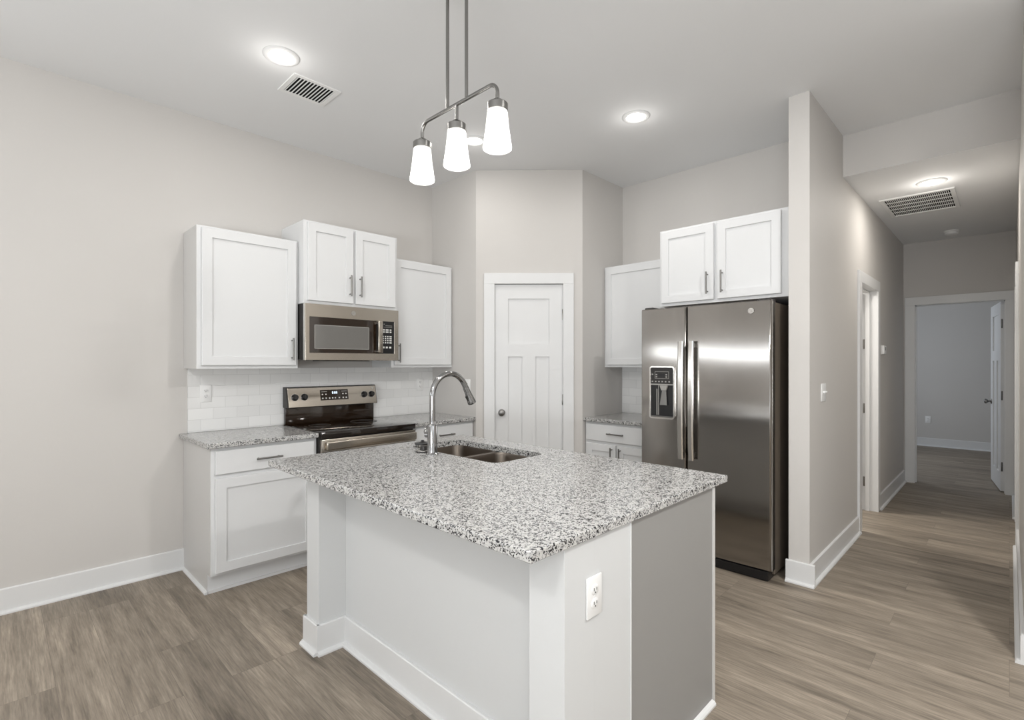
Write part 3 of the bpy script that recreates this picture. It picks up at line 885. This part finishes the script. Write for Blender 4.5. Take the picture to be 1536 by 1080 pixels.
for dx in (-SP, 0, SP):
    T = Matrix.Translation((dx, 0, 0))
    def zs(pr): return [(r, -.07 + (z + .07) * .86) for r, z in pr]
    MB().lathe(zs([(.010, -.068), (.018, -.073), (.024, -.082), (.026, -.086), (.040, -.090), (.0425, -.094), (.0425, -.124), (.040, -.126), (0, -.126)]), 28, T).build('socket_cup', 'lampmetal', pn)
    sh = MB().lathe(zs([(.0395, -.122), (.0412, -.135), (.0460, -.20), (.0535, -.262), (.0575, -.292), (.0572, -.300), (.052, -.304)]), 36, T, False, False).build('lamp_shade', 'shade', pn, smooth=60)
    bu = MB().lathe(zs([(.0, -.135), (.012, -.14), (.014, -.16), (.024, -.185), (.026, -.205), (.018, -.222), (0, -.228)]), 20, T).build('bulb', 'bulb', pn)
    l = bpy.data.lights.new('pendant_glow', 'POINT'); l.energy = .3; l.color = (1, .97, .93); l.shadow_soft_size = .028
    lo = bpy.data.objects.new('pendant_glow', l); C.objects.link(lo); lo.parent = pn; lo.location = (dx, 0, -.215)
    l = bpy.data.lights.new('pendant_light', 'POINT'); l.energy = 2.2; l.color = (1, .97, .94); l.shadow_soft_size = .035
    lo = bpy.data.objects.new('pendant_light', l); C.objects.link(lo); lo.parent = pn; lo.location = (dx, 0, -.305)


# ------------------------------------------------------------------ recessed ceiling lights
def can(label, x, y, z, power, col=(1, .97, .93), spill=.12):
    r = thing('recessed_light', label, 'ceiling light', (x, y, z), 0, 'recessed ceiling lights')
    MB().lathe([(.094, 0), (.094, -.003), (.088, -.008), (.072, -.010), (.064, -.006), (.064, -.001)], 40, None, False, False).build('trim_ring', 'trim', r)
    MB().lathe([(.0645, -.0012), (.0645, -.0035), (0, -.0035)], 36).build('diffuser', 'led', r)
    area('recessed_glow', (0, 0, -.012), (0, 0, 0), .12, .12, power, col, r, 'DISK')
    l = bpy.data.lights.new('recessed_spill', 'POINT'); l.energy = power * spill; l.color = col; l.shadow_soft_size = .05
    lo = bpy.data.objects.new('recessed_spill', l); C.objects.link(lo); lo.parent = r; lo.location = (0, 0, -.11)
    return r


can('lit recessed light beside the ceiling air vent', -2.847, 1.10, CH, 5.5)
can('lit recessed light over the gap between pantry and refrigerator', -1.819, 3.064, CH, 4.5)
can('lit recessed light half hidden behind the pendant shades', -2.889, 2.537, CH, 3.3)
for x, y in ((-1.6, -1.5), (-.2, -1.2), (1.5, -1.3), (.55, 2.1)):  # unseen downlights; strongest added right of camera for pillar, hall floor, island end
    area('unseen_downlight', (x, y, CH - .004), (0, 0, 0), .20, .20, {.55: 52, -1.6: 9}.get(x, 26), (1, .985, .96), None, 'DISK')
can('lit recessed light in the lowered hall ceiling beside the return grille', -.423, 4.99, HC, 7, (1, .95, .88), .2)
area('bathroom_glow', (-1.9, 5.2, HC - .35), (0, 0, 0), .4, .4, 36, (1, .96, .90))

# ------------------------------------------------------------------ vents and detector
vt = thing('air_vent', 'small white supply vent with dark slots in the kitchen ceiling', 'vent', (-3.08, 1.36, CH))
vx, vy = .125, .145
f_ = MB()
f_.ring(-vx, vx, -vy, vy, (.024, .024, .028, .028), -.006, 0, .0015, 'xy')
f_.build('frame', 'white', vt, smooth=0)
MB().box(-vx + .01, vx - .01, -vy + .01, vy - .01, -.0012, -.0002).build('duct_shade_sheet', 'ventdark', vt, smooth=0)  # dark flat sheet painted as the shade inside the duct
f_ = MB()
for i in range(12):
    y = -vy + .034 + i * (2 * vy - .068) / 11
    f_.box(-vx + .02, vx - .02, y - .0025, y + .0025, -.0052, -.0013)
f_.build('louvers', 'white', vt, smooth=0)

gr = thing('return_grille', 'large white return air grille in the hall ceiling', 'grille', (-.548, 5.585, HC))
gx, gy = .242, .335
f_ = MB()
f_.ring(-gx, gx, -gy, gy, (.03, .03, .03, .03), -.010, 0, .002, 'xy')
f_.build('frame', 'white', gr, smooth=0)
MB().box(-gx + .02, gx - .02, -gy + .02, gy - .02, -.0015, -.0005).build('duct_shade_sheet', 'ventdark', gr, smooth=0)  # near-black sheet in place of the shaded hole above the grille
f_ = MB()
for i in range(1, 5):
    y = -gy + .03 + i * (2 * gy - .06) / 5; f_.box(-gx + .025, gx - .025, y - .0065, y + .0065, -.006, -.0016)
for i in range(1, 34):
    x = -gx + .03 + i * (2 * gx - .06) / 34; f_.box(x - .0021, x + .0021, -gy + .025, gy - .025, -.0045, -.0016)
f_.build('grid', 'white', gr, smooth=0)

sd = thing('smoke_detector', 'round white smoke detector in the hall ceiling near the end wall', 'smoke detector', (-.43, 6.98, HC))
MB().lathe([(.068, 0), (.068, -.008), (.060, -.012)], 32, None, False, True).build('base', 'white', sd)
MB().lathe([(.058, -.012), (.060, -.016), (.056, -.034), (.045, -.040), (0, -.041)], 32).build('cover', 'white', sd)


# ------------------------------------------------------------------ outlets and switches (local -y out of the wall)
def outlet(label, loc, rz):
    r = thing('wall_outlet', label, 'outlet', loc, rz, 'white power outlets')
    MB().box(-.036, .036, -.006, -.0002, -.0585, .0585, .0025).build('plate', 'white', r)
    for z in (-.0195, .0195):
        q = Matrix.Translation((0, -.006, z)) @ Matrix.Rotation(R(90), 4, 'X') @ Matrix.Diagonal((1, .86, 1, 1))
        rc_ = MB().lathe([(.0175, -.001), (.0175, .0012), (.0165, .0018), (0, .0018)], 24, q).build('receptacle', 'white', r)
        MB().box(-.0075, -.0050, -.0084, -.0076, z - .003, z + .006).box(.0050, .0075, -.0084, -.0076, z - .002, z + .006).box(-.002, .002, -.0084, -.0076, z - .010, z - .006).build('slots', 'slot', rc_, smooth=0)
    MB().lathe([(.003, 0), (.003, .001), (0, .0013)], 12, Matrix.Translation((0, -.006, 0)) @ Matrix.Rotation(R(90), 4, 'X')).build('screw', 'white', r)
    return r


outlet('white outlet on the tiles under the single-door cabinet at the open end', (XL + .009, 1.016, 1.168), R(90))
outlet('white outlet on the tiles between range and faucet', (XL + .009, 2.79, 1.18), R(90))
outlet('white outlet on the pantry wall seen through the faucet arch', (-3.43, YP, 1.175), 0)
outlet('white outlet on the end of the kitchen island', (IX1 + .0005, 1.208, .706), R(90))
outlet('white outlet low on the bedroom wall through the end doorway', (-.965, 10.86, .44), 0)

sw = thing('light_switch', 'white double toggle switch plate on the hall wall facing the walkway', 'switch', (WX1, 3.835, 1.183), R(90))
MB().box(-.058, .058, -.006, -.0002, -.0585, .0585, .0025).build('plate', 'white', sw)
for x in (-.023, .023):
    MB().box(x - .006, x + .006, -.0075, -.0055, -.013, .013, .0006).box(x - .0042, x + .0042, -.020, -.006, -.001, .009, .002).build('toggle', 'white', sw)

ts = thing('thermostat', 'small white thermostat box on the hall wall beyond the bathroom door', 'thermostat', (WX1, 6.02, 1.505), R(90))
MB().box(-.062, .062, -.006, -.0002, -.045, .045, .002).box(-.058, .058, -.026, -.006, -.041, .041, .005).build('case', 'white', ts)
MB().box(-.035, .03, -.0268, -.0255, -.005, .026).build('screen', 'printg', ts, smooth=0)
